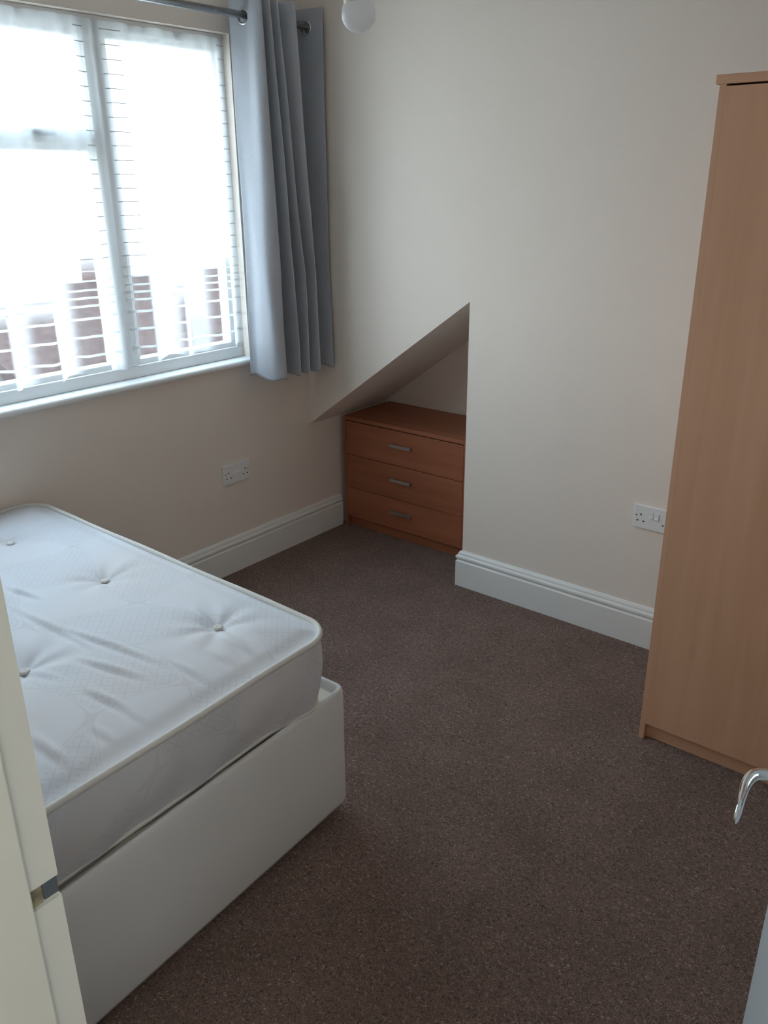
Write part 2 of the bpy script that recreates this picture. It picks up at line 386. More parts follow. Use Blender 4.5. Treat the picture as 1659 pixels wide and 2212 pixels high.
def sash(y0, y1, z0, z1, w=0.042, handle=None):
    x0, x1 = -0.105, -0.052
    s = wpart('sash', [(x0, x1, y0, y1, z0, z0+w), (x0, x1, y0, y1, z1-w, z1), (x0, x1, y0, y0+w, z0+w, z1-w), (x0, x1, y1-w, y1, z0+w, z1-w)], M['upvc'], 0.004)
    p = wpart('glass_pane', [(-0.082, -0.078, y0+w, y1-w, z0+w, z1-w)], M['glass'], 0.0, parent=s)
    if handle:
        hy, hz = handle
        wpart('window_handle', [(-0.052, -0.045, hy-0.055, hy+0.02, hz-0.009, hz+0.009), (-0.045, -0.036, hy-0.009, hy+0.009, hz-0.008, hz+0.008), (-0.040, -0.034, hy-0.10, hy+0.009, hz-0.007, hz+0.007)], M['alu'], 0.002, parent=s)
sash(M1[1]-0.002, WY1-0.028, 0.959, 2.060, 0.022)
sash(M2[1]-0.002, M1[0]+0.002, TR[1]-0.002, 2.060, 0.026, handle=(-1.075, 1.752))
sash(M2[1]-0.002, M1[0]+0.002, 0.959, TR[0]+0.002, 0.022)
sash(WY0+0.030, M2[0]+0.002, 0.959, 2.060, 0.022)
# window board with a rounded nose
bm = bmesh.new(); nose = [(-0.115, 0.0), (0.022, 0.0)]
for k in range(9):
    a = -math.pi/2+math.pi*k/8; nose.append((0.022+0.0125*math.cos(a), 0.0125+0.0125*math.sin(a)))
nose.append((-0.115, 0.025))
prism(bm, [(x+0.15, WY0-0.05-WY1, z-0.004) for x, z in nose], (0, WY1+0.045-WY0+0.05, 0))
wb_ = link('window_sill', bm, M['upvc'], win, bevel=0); wb_['label'] = 'white window board with rounded front edge'

# ------------------------------------------------------------------ outside
struct(link('ground', boxes((-60, -0.13, -40, 40, -3.2, -3.0)), M['ground']), 'unseen garden ground below the window, paled to bounce light indoors')
def house(x, y0, y1, eave, ridge, label, chim):
    e = empty('neighbouring_house', (x, (y0+y1)/2, -3.0)); tag(e, label, 'house')
    w = y1-y0; d = 6.0
    bm = bmesh.new(); box(bm, -d, 0, -w/2, w/2, 0, eave+3.0)
    link('brick_wall', bm, M['brick'], e)
    bm = bmesh.new(); prism(bm, [(0.3, -w/2-0.1, eave+2.95), (-d/2, -w/2-0.1, ridge+3), (-d-0.3, -w/2-0.1, eave+2.95)], (0, w+0.2, 0))
    r = link('roof', bm, M['tile'], e)
    bm = boxes((-d/2-0.3, -d/2+0.3, chim-0.2, chim+0.2, ridge+2.5, ridge+3.95))
    c = link('chimney', bm, M['brick'], r)
    for yy in (-w/4, w/4):
        f = link('window', boxes((-0.02, 0.04, yy-0.6, yy+0.6, 0.9, 2.1)), M['upvc'], e)
        link('pane', boxes((0.04, 0.045, yy-0.53, yy+0.53, 0.97, 2.03)), M['darkmetal'], f)
house(-7.0, 2.6, 10.4, -0.9, 0.10, 'red brick house seen faintly through the net, right of the mullion', -1.0)
house(-7.0, -6.0, 2.4, -1.1, 0.02, 'lower brick house seen faintly through the net, left of the mullion', -3.6)

# ------------------------------------------------------------------ net curtains
STR = [(2.062, .003), (2.018, .003), (1.975, .003), (1.932, .003), (1.889, .003), (1.846, .003), (1.802, .003), (1.758, .003), (1.714, .003), (1.669, .003), (1.625, .003), (1.58, .003),
       (1.536, .003), (1.491, .003), (1.445, .003), (1.401, .003), (1.357, .003), (1.319, .004), (1.288, .006), (1.259, .007), (1.234, .008), (1.207, .008), (1.165, .009), (1.103, .009), (1.036, .009)]
# thinly gathered strips: (y start, y end, height above which opacity imitates window glare)
SHEER = [(-2.2, -2.08, 1.3), (-1.93, -1.83, 1.3), (-1.66, -1.57, 1.3), (-1.42, -1.35, 1.2), (-1.28, -1.185, 1.20), (-1.11, -0.992, 1.34), (-0.862, -0.79, 1.36), (-0.67, -0.64, 1.20), (-0.515, -0.405, 1.32)]
def smooth(a, b, x):
    t = max(0.0, min(1.0, (x-a)/(b-a))); return t*t*(3-2*t)
def sheer(y, z):
    k = 0.0
    for a, b, zt in SHEER:
        k = max(k, smooth(a-0.035, a+0.035, y)*(1-smooth(b-0.004, b+0.004, y))*(1-smooth(zt-0.05, zt+0.05, z)))
    if -0.62 < y < -0.50 and z < 1.1: k = max(k, 0.5)
    return k
def dens(y, z):
    k = sheer(y, z)
    d = 0.52*(1-k)+0.03*k
    d += 0.28*smooth(2.0, 2.06, z)          # gathered heading
    return d
def fold(y, z):
    # pleats: crests at the right-hand ends of the sheer strips
    x = 0.0
    for a, b, zt in SHEER:
        if a-0.04 < y < b+0.05:
            x = 0.030*smooth(a-0.04, b, y)*(1-smooth(b, b+0.05, y))
    amp = 0.35+0.65*(1-smooth(1.2, 2.0, z))
    return x*amp+0.0035*math.sin(y*95+z*3)+0.0025*math.sin(y*41+2)
def net(name, y0, y1, xb, label, zb, slant=0.0):
    bm = bmesh.new(); lay = bm.verts.layers.float.new('net_weight'); lay2 = bm.verts.layers.float.new('band_glare_mask')
    zs = set([2.085, 2.075])
    for z, h in STR:
        zs.add(round(z, 4)); zs.add(round(z-h, 4))
    z = zb
    zs.add(zb)
    while z < 2.08:
        if all(abs(z-q) > 0.006 for q in zs): zs.add(round(z, 4))
        z += 0.022
    zs = sorted(q for q in zs if q >= zb)
    bands = [(z-h-1e-4, z+1e-4) for z, h in STR]
    n = int((y1-y0)/0.006)
    grid = []
    for z in zs:
        row = []
        for i in range(n+1):
            t = i/n; y = y0+(y1-y0)*t
            sl = slant*(2.08-z)
            zz = z+(0.006*math.sin(y*17+1)+0.004*math.sin(y*43))*(1-smooth(zb, zb+0.15, z))
            yy = y+sl*(1-t) if slant > 0 else y
            v = bm.verts.new((xb+fold(y, z), yy, zz)); v[lay] = dens(y, z); v[lay2] = min(1.0, (sheer(y, z)*1.5 if z < 1.36 else 0.0)+(0.95 if abs(y+0.827) < 0.036 else 0.6 if abs(y+0.949) < 0.019 or abs(y+0.343) < 0.034 else 0.0)); row.append(v)  # stripes fade out in dense zones, imitating overexposed glare
        grid.append(row)
    for j in range(len(zs)-1):
        zc = (zs[j]+zs[j+1])/2; inb = any(a < zc < b for a, b in bands)
        for i in range(n):
            f = bm.faces.new((grid[j][i], grid[j][i+1], grid[j+1][i+1], grid[j+1][i])); f.material_index = (1 if zc < 1.35 else 2) if inb and grid[j][i][lay2] > 0.12 else 0; f.smooth = True
    o = link(name, bm, [M['net'], M['netband'], M['netthread']], recalc=False)
    return tag(o, label, 'net curtain')
net('net_curtain', WY0+0.01, -0.893, -0.024, 'sheer white striped net curtain over the left part of the window', 0.968)
net('net_curtain', -0.905, WY1-0.006, -0.029, 'sheer white striped net curtain beside the grey curtain', 0.972, slant=0.0)
w = empty('curtain_wire', (-0.030, WY0, 2.083)); tag(w, 'thin white wire holding the net curtains at the top of the window', 'curtain wire')
bm = bmesh.new(); tube(bm, [(-0.003, 0.002, 0), (-0.003, WY1-WY0-0.002, 0)], 0.0035, 8); link('wire', bm, M['white'], w, smooth=True)

# ------------------------------------------------------------------ curtain pole and grey curtain
PX, PZ = 0.105, 2.140
pole = empty('curtain_pole', (PX, -0.03, PZ)); tag(pole, 'grey metal curtain pole above the window', 'curtain pole')
bm = bmesh.new(); tube(bm, [(0, 0.0, 0.006), (0, -2.45, 0.0)], 0.0125, 20); link('pole', bm, M['steel'], pole, smooth=True)
bm = bmesh.new(); lathe(bm, [(0, -0.001), (0.013, 0), (0.019, 0.004), (0.0205, 0.010), (0.0205, 0.017), (0.017, 0.022), (0, 0.023)], mtx=Matrix.Rotation(math.radians(-90), 4, 'X')); link('finial', bm, M['steel'], pole, smooth=True)
bm = bmesh.new(); tube(bm, [(-PX, -0.14, 0), (0.0, -0.14, 0)], 0.007, 12); tube(bm, [(-PX, -0.14, 0), (-PX+0.006, -0.14, 0)], 0.025, 20)
link('bracket', bm, M['steel'], pole, smooth=False)

top = [(.052, -.372), (.075, -.366), (.115, -.352), (.155, -.352), (.176, -.338), (.165, -.324), (.10, -.318), (.045, -.312), (.04, -.304), (.10, -.300), (.168, -.298), (.172, -.290), (.10, -.283), (.042, -.276), (.042, -.268),
       (.10, -.263), (.168, -.259), (.172, -.250), (.11, -.240), (.045, -.228), (.042, -.218), (.10, -.207), (.158, -.188), (.174, -.162), (.11, -.150), (.045, -.135), (.040, -.060), (.06, -.042), (.105, -.036), (.15, -.030), (.182, -.024)]
mid = [(.055, -.372), (.080, -.362), (.120, -.362), (.160, -.352), (.178, -.322), (.172, -.298), (.11, -.285), (.045, -.272), (.042, -.258), (.10, -.244), (.168, -.236), (.174, -.226), (.11, -.214), (.042, -.203), (.042, -.192),
       (.10, -.182), (.168, -.176), (.173, -.166), (.11, -.152), (.045, -.142), (.042, -.130), (.10, -.121), (.168, -.114), (.173, -.104), (.11, -.088), (.05, -.072), (.042, -.055), (.06, -.042), (.105, -.034), (.14, -.026), (.174, -.020)]
def catmull(P, per=8):
    P = [Vector((*p, 0)) for p in P]; out = []
    for i in range(len(P)-1):
        p0 = P[max(i-1, 0)]; p1 = P[i]; p2 = P[i+1]; p3 = P[min(i+2, len(P)-1)]
        for k in range(per):
            t = k/per
            out.append(0.5*((2*p1)+(p2-p0)*t+(2*p0-5*p1+4*p2-p3)*t*t+(3*p1-p0-3*p2+p3)*t**3))
    out.append(P[-1]); return out
T_, M_ = catmull(top), catmull(mid)
cur = empty('curtain', (0.1, -0.2, 0.855)); tag(cur, 'grey eyelet curtain bunched in the corner beside the window', 'curtain')
bm = bmesh.new(); nz = 130; ZT, ZB = 2.203, 0.853; rows = []
for j in range(nz+1):
    z = ZT+(ZB-ZT)*j/nz; k = max(0.0, min(1.0, (2.2-z)/0.95)); row = []
    for i, (a, b) in enumerate(zip(T_, M_)):
        p = a.lerp(b, k); fl = 1+0.10*(1-smooth(0.86, 1.4, z))
        x = p.x+0.0025*math.sin(z*9+i*0.21)*k+0.06*0
        if p.x > 0.1: x = 0.1+(x-0.1)*fl
        y = p.y+0.003*math.sin(z*6+i*0.11)*k
        lead = 1-smooth(0, 30, i)
        y += -0.010*lead*(1-smooth(0.86, 1.3, z))
        zz = z+(0.006*math.sin(i*0.25)-(0.012*smooth(0.1, 0.17, p.x)))*(1-smooth(0.86, 1.0, z))
        row.append(bm.verts.new((x-0.1, min(y, -0.012)+0.2, zz-0.855)))
    rows.append(row)
# pole crossings where eyelets sit
cross = []
for i in range(len(T_)-1):
    a, b = T_[i], T_[i+1]
    if (a.x-PX)*(b.x-PX) <= 0 and a.x != b.x:
        t = (PX-a.x)/(b.x-a.x); cross.append((a.lerp(b, t), (b-a).normalized()))
for j in range(nz):
    for i in range(len(T_)-1):
        vs = (rows[j][i], rows[j][i+1], rows[j+1][i+1], rows[j+1][i])
        c = sum((v.co for v in vs), Vector())/4+Vector((0.1, -0.2, 0.855))
        if any((Vector((c.x, c.y))-Vector((q.x, q.y))).length < 0.0215 and math.hypot((Vector((c.x, c.y))-Vector((q.x, q.y))).length, c.z-PZ) < 0.021 for q, d in cross): continue
        f = bm.faces.new(vs); f.smooth = True
fab = link('curtain_fabric', bm, M['curtain'], cur, recalc=False)
sol = fab.modifiers.new('solid', 'SOLIDIFY'); sol.thickness = 0.0016; sol.offset = 0
for q, d in cross:
    nrm = Vector((-d.y, d.x, 0)); bm = bmesh.new()
    path = [q+Vector((0, 0, PZ))+d*0.0225*math.cos(a)+Vector((0, 0, 0.0225*math.sin(a)))-Vector((0.1, -0.2, 0.855)) for a in [2*math.pi*k/24 for k in range(24)]]
    tube(bm, path, 0.0042, 8, closed=True)
    link('eyelet', bm, M['steel'], cur, smooth=True)

# ------------------------------------------------------------------ sockets
def socket(loc, rz, label):
    e = empty('double_socket', loc, rz); tag(e, label, 'socket')
    # local: x along the wall, y towards the wall, z up; front at -y
    pl = link('face_plate', boxes((-0.073, 0.073, -0.0095, 0.0, -0.043, 0.043)), M['plastic'], e, bevel=0.003, seg=3)
    for s in (-0.0105, 0.0105):
        bm = boxes((s-0.0085, s+0.0085, -0.0115, -0.009, -0.001, 0.024)); prism(bm, [(s-0.0075, -0.0115, 0.0), (s-0.0075, -0.0145, 0.001), (s-0.0075, -0.0115, 0.012)], (0.015, 0, 0))
        link('rocker_switch', bm, M['plastic'], e, bevel=0.0006)
    for cx in (-0.046, 0.046):
        link('earth_slot', boxes((cx-0.002, cx+0.002, -0.0099, -0.0090, 0.004, 0.012)), M['black'], e)
        for s in (-0.011, 0.011):
            link('pin_slot', boxes((cx+s-0.0033, cx+s+0.0033, -0.0099, -0.0090, -0.0170, -0.0128)), M['black'], e)
        sc = bmesh.new(); lathe(sc, [(0, -0.0), (0.0024, 0), (0.0024, 0.0006), (0, 0.0006)], mtx=Matrix.Rotation(math.radians(90), 4, 'X'), seg=12)
        sgn = -1 if cx < 0 else 1
        o = link('screw', sc, M['black'], e); o.location = (sgn*0.0625, -0.0096, 0.004)
    return e
socket((1.658, 0, 0.497), 0, 'white double wall socket between the alcove and the wardrobe')
socket((0, -0.4565, 0.4435), math.radians(90), 'white double wall socket on the wall below the grey curtain')

# ------------------------------------------------------------------ chest of drawers
cy = 0.20
ch = empty('chest_of_drawers', (0.035, cy, 0.0)); tag(ch, 'low three-drawer oak-effect chest tucked in the sloping alcove', 'chest of drawers')
cw, cd, chh = 0.705, 0.348, 0.560
def cpart(name, bs, m, parent=ch, bevel=0.0012, lab=None):
    o = link(name, boxes(*bs), m, parent, bevel=bevel)
    if lab: o['label'] = lab
    return o
cpart('side_panel', [(0.0, 0.015, 0.0, cd, 0.0, chh-0.018)], M['oak_v'])
cpart('side_panel', [(cw-0.015, cw, 0.0, cd, 0.0, chh-0.018)], M['oak_v'])
cpart('top_panel', [(0.0, cw, -0.002, cd, chh-0.018, chh)], M['oak'])
cpart('back_panel', [(0.015, cw-0.015, cd-0.006, cd, 0.02, chh-0.018)], M['oak'])
cpart('plinth', [(0.015, cw-0.015, 0.022, 0.037, 0.0, 0.052)], M['oak'])
zs = [(0.054, 0.2035), (0.2065, 0.3695), (0.3725, 0.5365)]
for z0, z1 in zs:
    d = cpart('drawer', [(0.0165, cw-0.0165, 0.001, 0.017, z0, z1), (0.03, cw-0.03, 0.017, cd-0.03, z0+0.01, z1-0.04)], M['oak'])
    hx = 0.354; hz = (z0+z1)/2+0.0155
    h = link('drawer_handle', boxes((hx-0.058, hx+0.058, -0.022, -0.016, hz-0.007, hz+0.007), (hx-0.052, hx-0.042, -0.016, 0.001, hz-0.005, hz+0.005), (hx+0.042, hx+0.052, -0.016, 0.001, hz-0.005, hz+0.005)), M['alu'], d, bevel=0.001)
    h['label'] = 'satin metal bar handle'

# ------------------------------------------------------------------ wardrobe
wr = empty('wardrobe', (1.884, -0.534, 0.0)); tag(wr, 'tall beech-effect wardrobe standing against the right of the back wall', 'wardrobe')
ww, wd, wh = 0.78, 0.50, 1.818
def wp(name, bs, m, bevel=0.0012, parent=wr):
    return link(name, boxes(*bs), m, parent, bevel=bevel)
wp('side_panel', [(0, 0.0155, 0.0, wd, 0, wh-0.020)], M['beech'], bevel=0.0004)
wp('side_panel', [(ww-0.0155, ww, 0.0, wd, 0, wh-0.020)], M['beech'])
wp('top_panel', [(-0.009, ww+0.009, -0.003, wd, wh-0.020, wh)], M['beech_h'])
wp('back_panel', [(0.0155, ww-0.0155, wd-0.006, wd, 0.03, wh-0.020)], M['beech'])
wp('plinth', [(0.0155, ww-0.0155, 0.020, 0.036, 0, 0.058)], M['beech_h'])
for x0, x1, s in ((0.0156, ww/2-0.001, 1), (ww/2+0.001, ww-0.0158, -1)):
    d = wp('door', [(x0, x1, 0.0, 0.016, 0.056, wh-0.0245)], M['beech'], bevel=0.0002)
    hx = x1-0.04 if s > 0 else x0+0.04
    link('door_handle', boxes((hx-0.006, hx+0.006, -0.026, -0.018, 0.95, 1.09), (hx-0.005, hx+0.005, -0.018, 0.0, 0.965, 0.975), (hx-0.005, hx+0.005, -0.018, 0.0, 1.065, 1.075)), M['alu'], d, bevel=0.001)

# ------------------------------------------------------------------ divan base
def lerp2(c, s, t):
    FL, FR, NR, NL = c
    a = Vector(FL).lerp(Vector(FR), s); b = Vector(NL).lerp(Vector(NR), s); return a.lerp(b, t)
DC = [(0.030, -1.345), (1.399, -1.325), (1.505, -3.25), (0.135, -3.25)]
def round_outline(c, r, seg=8, inset=0.0):
    FL, FR, NR, NL = [Vector(p) for p in c]; pts = [FL, FR, NR, NL]; out = []
    cen = sum(pts, Vector((0, 0)))/4
    for i, p in enumerate(pts):
        a = (pts[i-1]-p).normalized(); b = (pts[(i+1) % 4]-p).normalized()
        q = p+(a+b)*inset; rr = max(r-inset, 0.004)
        cc = q+(a+b)*rr
        a0 = math.atan2(-b.y, -b.x); a1 = math.atan2(-a.y, -a.x)
        while a1-a0 > math.pi: a1 -= 2*math.pi
        while a1-a0 < -math.pi: a1 += 2*math.pi
        for k in range(seg+1):
            t = a0+(a1-a0)*k/seg; out.append(cc+Vector((math.cos(t), math.sin(t)))*rr)
    return out
def fix(out):   # densify straight runs
    res = []
    n = len(out)
    for i in range(n):
        a, b = out[i], out[(i+1) % n]; L = (b-a).length; k = max(1, int(L/0.04))
        for j in range(k): res.append(a.lerp(b, j/k))
    return res
dv = empty('divan_base', (0.75, -2.3, 0.0)); tag(dv, 'pale fabric divan bed base under the white mattress', 'bed base')
off = Vector((0.75, -2.3, 0))
prof = [(0.006, 0.030), (0.0, 0.045), (0.0, 0.20), (-0.001, 0.30), (0.0, 0.378), (0.002, 0.386), (0.006, 0.391), (0.011, 0.391), (0.015, 0.387), (0.018, 0.375), (0.021, 0.366)]
bm = bmesh.new(); rings = []
for ins, z in prof:
    o_ = round_outline(DC, 0.028, 8, ins)
    base = fix(round_outline(DC, 0.028, 8, 0.0))
    # same parametrisation for every ring
    O = round_outline(DC, 0.028, 8, ins); res = []
    O0 = round_outline(DC, 0.028, 8, 0.0); n = len(O)
    for i in range(n):
        k = max(1, int((O0[(i+1) % n]-O0[i]).length/0.04))
        for j in range(k): res.append(O[i].lerp(O[(i+1) % n], j/k))
    rings.append([bm.verts.new((p.x-off.x, p.y-off.y, z+0.0006*math.sin(p.x*9+p.y*7)*(z > 0.3))) for p in res])
for A, B in zip(rings, rings[1:]):
    for k in range(len(A)): bm.faces.new((A[k], A[(k+1) % len(A)], B[(k+1) % len(A)], B[k]))
bm.faces.new(rings[0]); 
side = link('base_cover', bm, M['sheet'], dv, smooth=True)
bm = bmesh.new(); bm.faces.new([bm.verts.new((p.x-off.x, p.y-off.y, 0.367)) for p in round_outline(DC, 0.028, 8, 0.0205)])
ex = bmesh.ops.extrude_face_region(bm, geom=bm.faces[:]); bmesh.ops.translate(bm, vec=(0, 0, -0.01), verts=[v for v in ex['geom'] if isinstance(v, bmesh.types.BMVert)])
t_ = link('base_top', bm, M['sheet_in'], dv); t_['label'] = 'beige fabric top of the base showing at the corner'
for s, t in ((0.08, 0.05), (0.92, 0.05), (0.92, 0.95), (0.08, 0.95)):
    p = lerp2(DC, s, t); bm = bmesh.new(); lathe(bm, [(0, 0), (0.022, 0.0), (0.024, 0.006), (0.022, 0.032), (0, 0.032)], (p.x-off.x, p.y-off.y, 0)); link('glide_foot', bm, M['black'], dv, smooth=True)

# ------------------------------------------------------------------ mattress
MC = [(0.022, -1.362), (1.412, -1.384), (1.495, -3.27), (0.105, -3.27)]
mt = empty('mattress', (0.75, -2.3, 0.393)); tag(mt, 'white button-tufted double mattress lying on the divan base', 'mattress')
R_ = 0.085; ZTOP = 0.583; ZBOT = 0.3685
BT = [(0.304, -1.605), (0.750, -1.577), (1.193, -1.556), (1.011, -1.955), (0.555, -1.985), (0.16, -2.0), (1.235, -2.34), (0.79, -2.36), (0.345, -2.385), (1.05, -2.74), (0.59, -2.76), (0.2, -2.78), (1.26, -3.1), (0.82, -3.1), (0.38, -3.1)]
def edgew(s, t):
    # distance to edges in metres
    return min(s*1.39, (1-s)*1.39, t*1.9, (1-t)*1.9)
def disc_map(s, t):
    hx = R_/1.39*1; hy = R_/1.9
    def m1(v, h):
        if v < h: return -1, (h-v)/h
        if v > 1-h: return 1, (v-(1-h))/h
        return 0, 0.0
    sx_, a = m1(s, hx); sy_, b = m1(t, hy)
    if sx_ and sy_:
        a2 = a*math.sqrt(max(0, 1-b*b/2)); b2 = b*math.sqrt(max(0, 1-a*a/2))
        s = (hx-a2*hx) if sx_ < 0 else (1-hx+a2*hx); t = (hy-b2*hy) if sy_ < 0 else (1-hy+b2*hy)
    return s, t
wr_ = random.Random(3)
creases = []
for k in range(16):
    cxx = wr_.uniform(0.25, 1.3); cyy = wr_.uniform(-2.6, -2.1); creases.append((cxx, cyy, wr_.uniform(0.12, 0.34), wr_.uniform(-0.12, 0.10), wr_.uniform(0.0025, 0.0065), wr_.uniform(0.006, 0.014)))
for x0_, y0_, x1_, y1_ in ((0.745, -1.836, 1.048, -1.822), (0.906, -1.819, 1.243, -1.762), (1.017, -1.964, 1.094, -1.947), (1.212, -1.927, 1.316, -1.914), (1.355, -1.914, 1.43, -1.909),
                       (1.33, -1.993, 1.443, -1.983), (1.25, -1.740, 1.404, -1.743), (1.091, -1.561, 1.210, -1.578), (0.62, -1.786, 0.737, -1.767), (1.079, -1.869, 1.264, -1.823), (1.24, -2.086, 1.407, -2.084), (1.25, -1.60, 1.38, -1.61), (1.28, -1.66, 1.40, -1.665)):
    creases.append(((x0_+x1_)/2, (y0_+y1_)/2, max(0.09, math.hypot(x1_-x0_, y1_-y0_)*0.65), math.atan2(y1_-y0_, x1_-x0_), 0.0055, 0.008))
def crown(x, y, e):
    z = 0.024*(1-math.exp(-e/0.10))*smooth(0, 0.06, e)
    for bx, by in BT:
        r = math.hypot(x-bx, y-by)
        z -= 0.021*math.exp(-(r/0.045)**1.3)
        if r < 0.30:
            th = math.atan2(y-by, x-bx)
            z += 0.0020*math.sin(th*7+bx*9)*math.exp(-((r-0.07)/0.06)**2)
    for bx, by, L, an, am, wd_ in creases:
        dx, dy = x-bx, y-by; u = dx*math.cos(an)+dy*math.sin(an); v = -dx*math.sin(an)+dy*math.cos(an)+0.12*u*u
        if abs(u) < L and abs(v) < 0.06:
            q = (1-(u/L)**2)**2
            z += q*am*(math.exp(-((v-0.012)/wd_/1.3)**2)-1.1*math.exp(-(v/wd_)**2))*smooth(0.03, 0.12, e)
    return z
bm = bmesh.new(); nx, ny = 220, 290; grid = []
uvl = bm.loops.layers.uv.new('UVMap')
uvd = {}
mo = Vector((0.75, -2.3, 0.393))
for j in range(ny+1):
    # more rows near the foot end, the part in view
    tt = (j/ny); tt = tt*0.55+0.45*tt*tt
    row = []
    for i in range(nx+1):
        s, t = disc_map(i/nx, tt); p = lerp2(MC, s, t)
        e = edgew(i/nx, tt)
        v = bm.verts.new((p.x-mo.x, p.y-mo.y, ZTOP+crown(p.x, p.y, e)-mo.z)); uvd[v] = (p.x, p.y); row.append(v)
    grid.append(row)
for j in range(ny):
    for i in range(nx):
        bm.faces.new((grid[j][i], grid[j][i+1], grid[j+1][i+1], grid[j+1][i]))
loop = [grid[0][i] for i in range(nx)]+[grid[j][nx] for j in range(ny)]+[grid[ny][i] for i in range(nx, 0, -1)]+[grid[j][0] for j in range(ny, 0, -1)]
N_ = len(loop); acc = 0.0; per = [0.0]
for k in range(1, N_): acc += (loop[k].co-loop[k-1].co).length; per.append(acc)
per.append(acc+(loop[0].co-loop[-1].co).length)
loopco = [v.co.copy() for v in loop]
nrmv = []
for k in range(N_):
    d = loopco[(k+2) % N_]-loopco[k-2]; nrmv.append(Vector((-d.y, d.x, 0)).normalized() if d.length > 1e-9 else Vector((1, 0, 0)))
cenv = Vector((0, 0, 0))
for k in range(N_):
    if nrmv[k].dot(loopco[k]) < 0: nrmv[k] = -nrmv[k]
sideprof = [(0.004, -0.004), (0.005, -0.02), (0.008, -0.045), (0.006, -0.08), (-0.001, -0.115), (-0.013, -0.145), (-0.025, -0.168), (-0.036, -0.188), (-0.052, ZBOT-ZTOP)]
FRc = Vector((1.40-0.75, -1.395+2.3))
def cornerk(c, o_):
    return 1.0 if o_ >= 0 else 0.40+0.60*smooth(0.06, 0.20, (Vector((c.x, c.y))-FRc).length)

layers = [loop]
for o_, dz in sideprof:
    ring = []
    for k in range(N_):
        pk = per[k]; wob = 0.0025*math.sin(pk*22+dz*30)+0.0015*math.sin(pk*51)
        c = loopco[k]; q = c+nrmv[k]*(o_*cornerk(c, o_)*0.8+wob*(1 if dz < -0.02 else 0)); q.z = c.z+dz
        v = bm.verts.new(q); ring.append(v); uvd[v] = (pk, dz)
    layers.append(ring)
loopuv = {loop[k]: (per[k], 0) for k in range(N_)}
sidefaces = []
for A, B in zip(layers, layers[1:]):
    for k in range(N_):
        f = bm.faces.new((A[k], B[k], B[(k+1) % N_], A[(k+1) % N_])); sidefaces.append(f)
        pk0, pk1 = per[k], per[k+1]
        for l in f.loops:
            z = (l.vert.co.z+mo.z)-ZTOP
            l[uvl].uv = ((pk0 if l.vert in (A[k], B[k]) else pk1)*1.0+0.1, z*1.0+0.11)
bot = bm.faces.new(layers[-1])
sf = set(sidefaces)
for f in bm.faces:
    f.smooth = True
    if f in sf or f is bot: continue
    for l in f.loops: l[uvl].uv = uvd.get(l.vert, (0, 0))
body = link('mattress_body', bm, M['mattress'], mt)
def piping(z_off, o_, rad):
    path = []
    last = None
    for k in range(N_):
        q = loopco[k]+nrmv[k]*o_*cornerk(loopco[k], o_); q.z = loopco[k].z+z_off+0.0012*math.sin(per[k]*13)
        if last is None or (q-last).length > 0.008: path.append(q); last = q
    bm = bmesh.new(); tube(bm, path, rad, 10, closed=True)
    o = link('piping', bm, M['piping'], mt, smooth=True); o['label'] = 'cream piping around the mattress edge'
piping(0.001, 0.002, 0.0075)
piping(-0.192, -0.032, 0.0055)
for bx, by in BT:
    bm = bmesh.new(); e = 1.0
    z = ZTOP+crown(bx, by, 0.3)+0.002
    lathe(bm, [(0, 0.0045), (0.003, 0.005), (0.007, 0.0065), (0.0105, 0.006), (0.0125, 0.003), (0.011, 0), (0, 0)], (bx-mo.x, by-mo.y, z-mo.z), seg=20)
    link('tuft_button', bm, M['piping'], mt, smooth=True)

# ------------------------------------------------------------------ bulb hanging from the ceiling
bl = Vector((1.553, -1.417, 1.868))
lp = empty('pendant_light', (bl.x, bl.y, H)); tag(lp, 'bare white bulb hanging from the ceiling on a white cord', 'pendant light')
M['opal'] = mat('opal_plastic', (0.96, 0.96, 0.98), 0.18, bump=0.005)
_nt = M['opal'].node_tree; _tr = _nt.nodes.new('ShaderNodeBsdfTranslucent'); _tr.inputs[0].default_value = (0.93, 0.94, 0.96, 1)
_mx = _nt.nodes.new('ShaderNodeMixShader'); _mx.inputs[0].default_value = 0.55
_nt.links.new(_nt.nodes['Principled BSDF'].outputs[0], _mx.inputs[1]); _nt.links.new(_tr.outputs[0], _mx.inputs[2]); _nt.links.new(_mx.outputs[0], _nt.nodes['Material Output'].inputs[0])
M['cream'] = mat('cream_plastic', (0.78, 0.76, 0.70), 0.3, bump=0.005)
tilt = Matrix.Rotation(math.radians(5), 4, 'X') @ Matrix.Rotation(math.radians(-4), 4, 'Y')
r = 0.0298
pr = [(0, -r)]+[(r*math.cos(a), r*math.sin(a)) for a in [math.radians(-90+k*10) for k in range(1, 13)]]
pr += [(r*math.cos(math.radians(33)), r*math.sin(math.radians(33))), (0.0235, 0.0175), (0, 0.0175)]
bm = bmesh.new(); lathe(bm, pr, (0, 0, bl.z-H), 48, tilt); d_ = link('bulb_globe', bm, M['opal'], lp, smooth=True)
e_ = d_.modifiers.new('es', 'EDGE_SPLIT'); e_.split_angle = math.radians(35)
bm = bmesh.new(); lathe(bm, [(0, 0.0165), (0.0235, 0.0165), (0.0235, 0.022), (0.0205, 0.040), (0.016, 0.058), (0.0135, 0.064), (0, 0.064)], (0, 0, bl.z-H), 36, tilt); link('bulb_neck', bm, M['cream'], lp, smooth=True).modifiers.new('es', 'EDGE_SPLIT')
bm = bmesh.new(); lathe(bm, [(0, 0.062), (0.019, 0.062), (0.020, 0.075), (0.019, 0.105), (0.010, 0.118), (0.004, 0.125), (0, 0.125)], (0, 0, bl.z-H), 32, tilt); link('lamp_holder', bm, M['plastic'], lp, smooth=True)
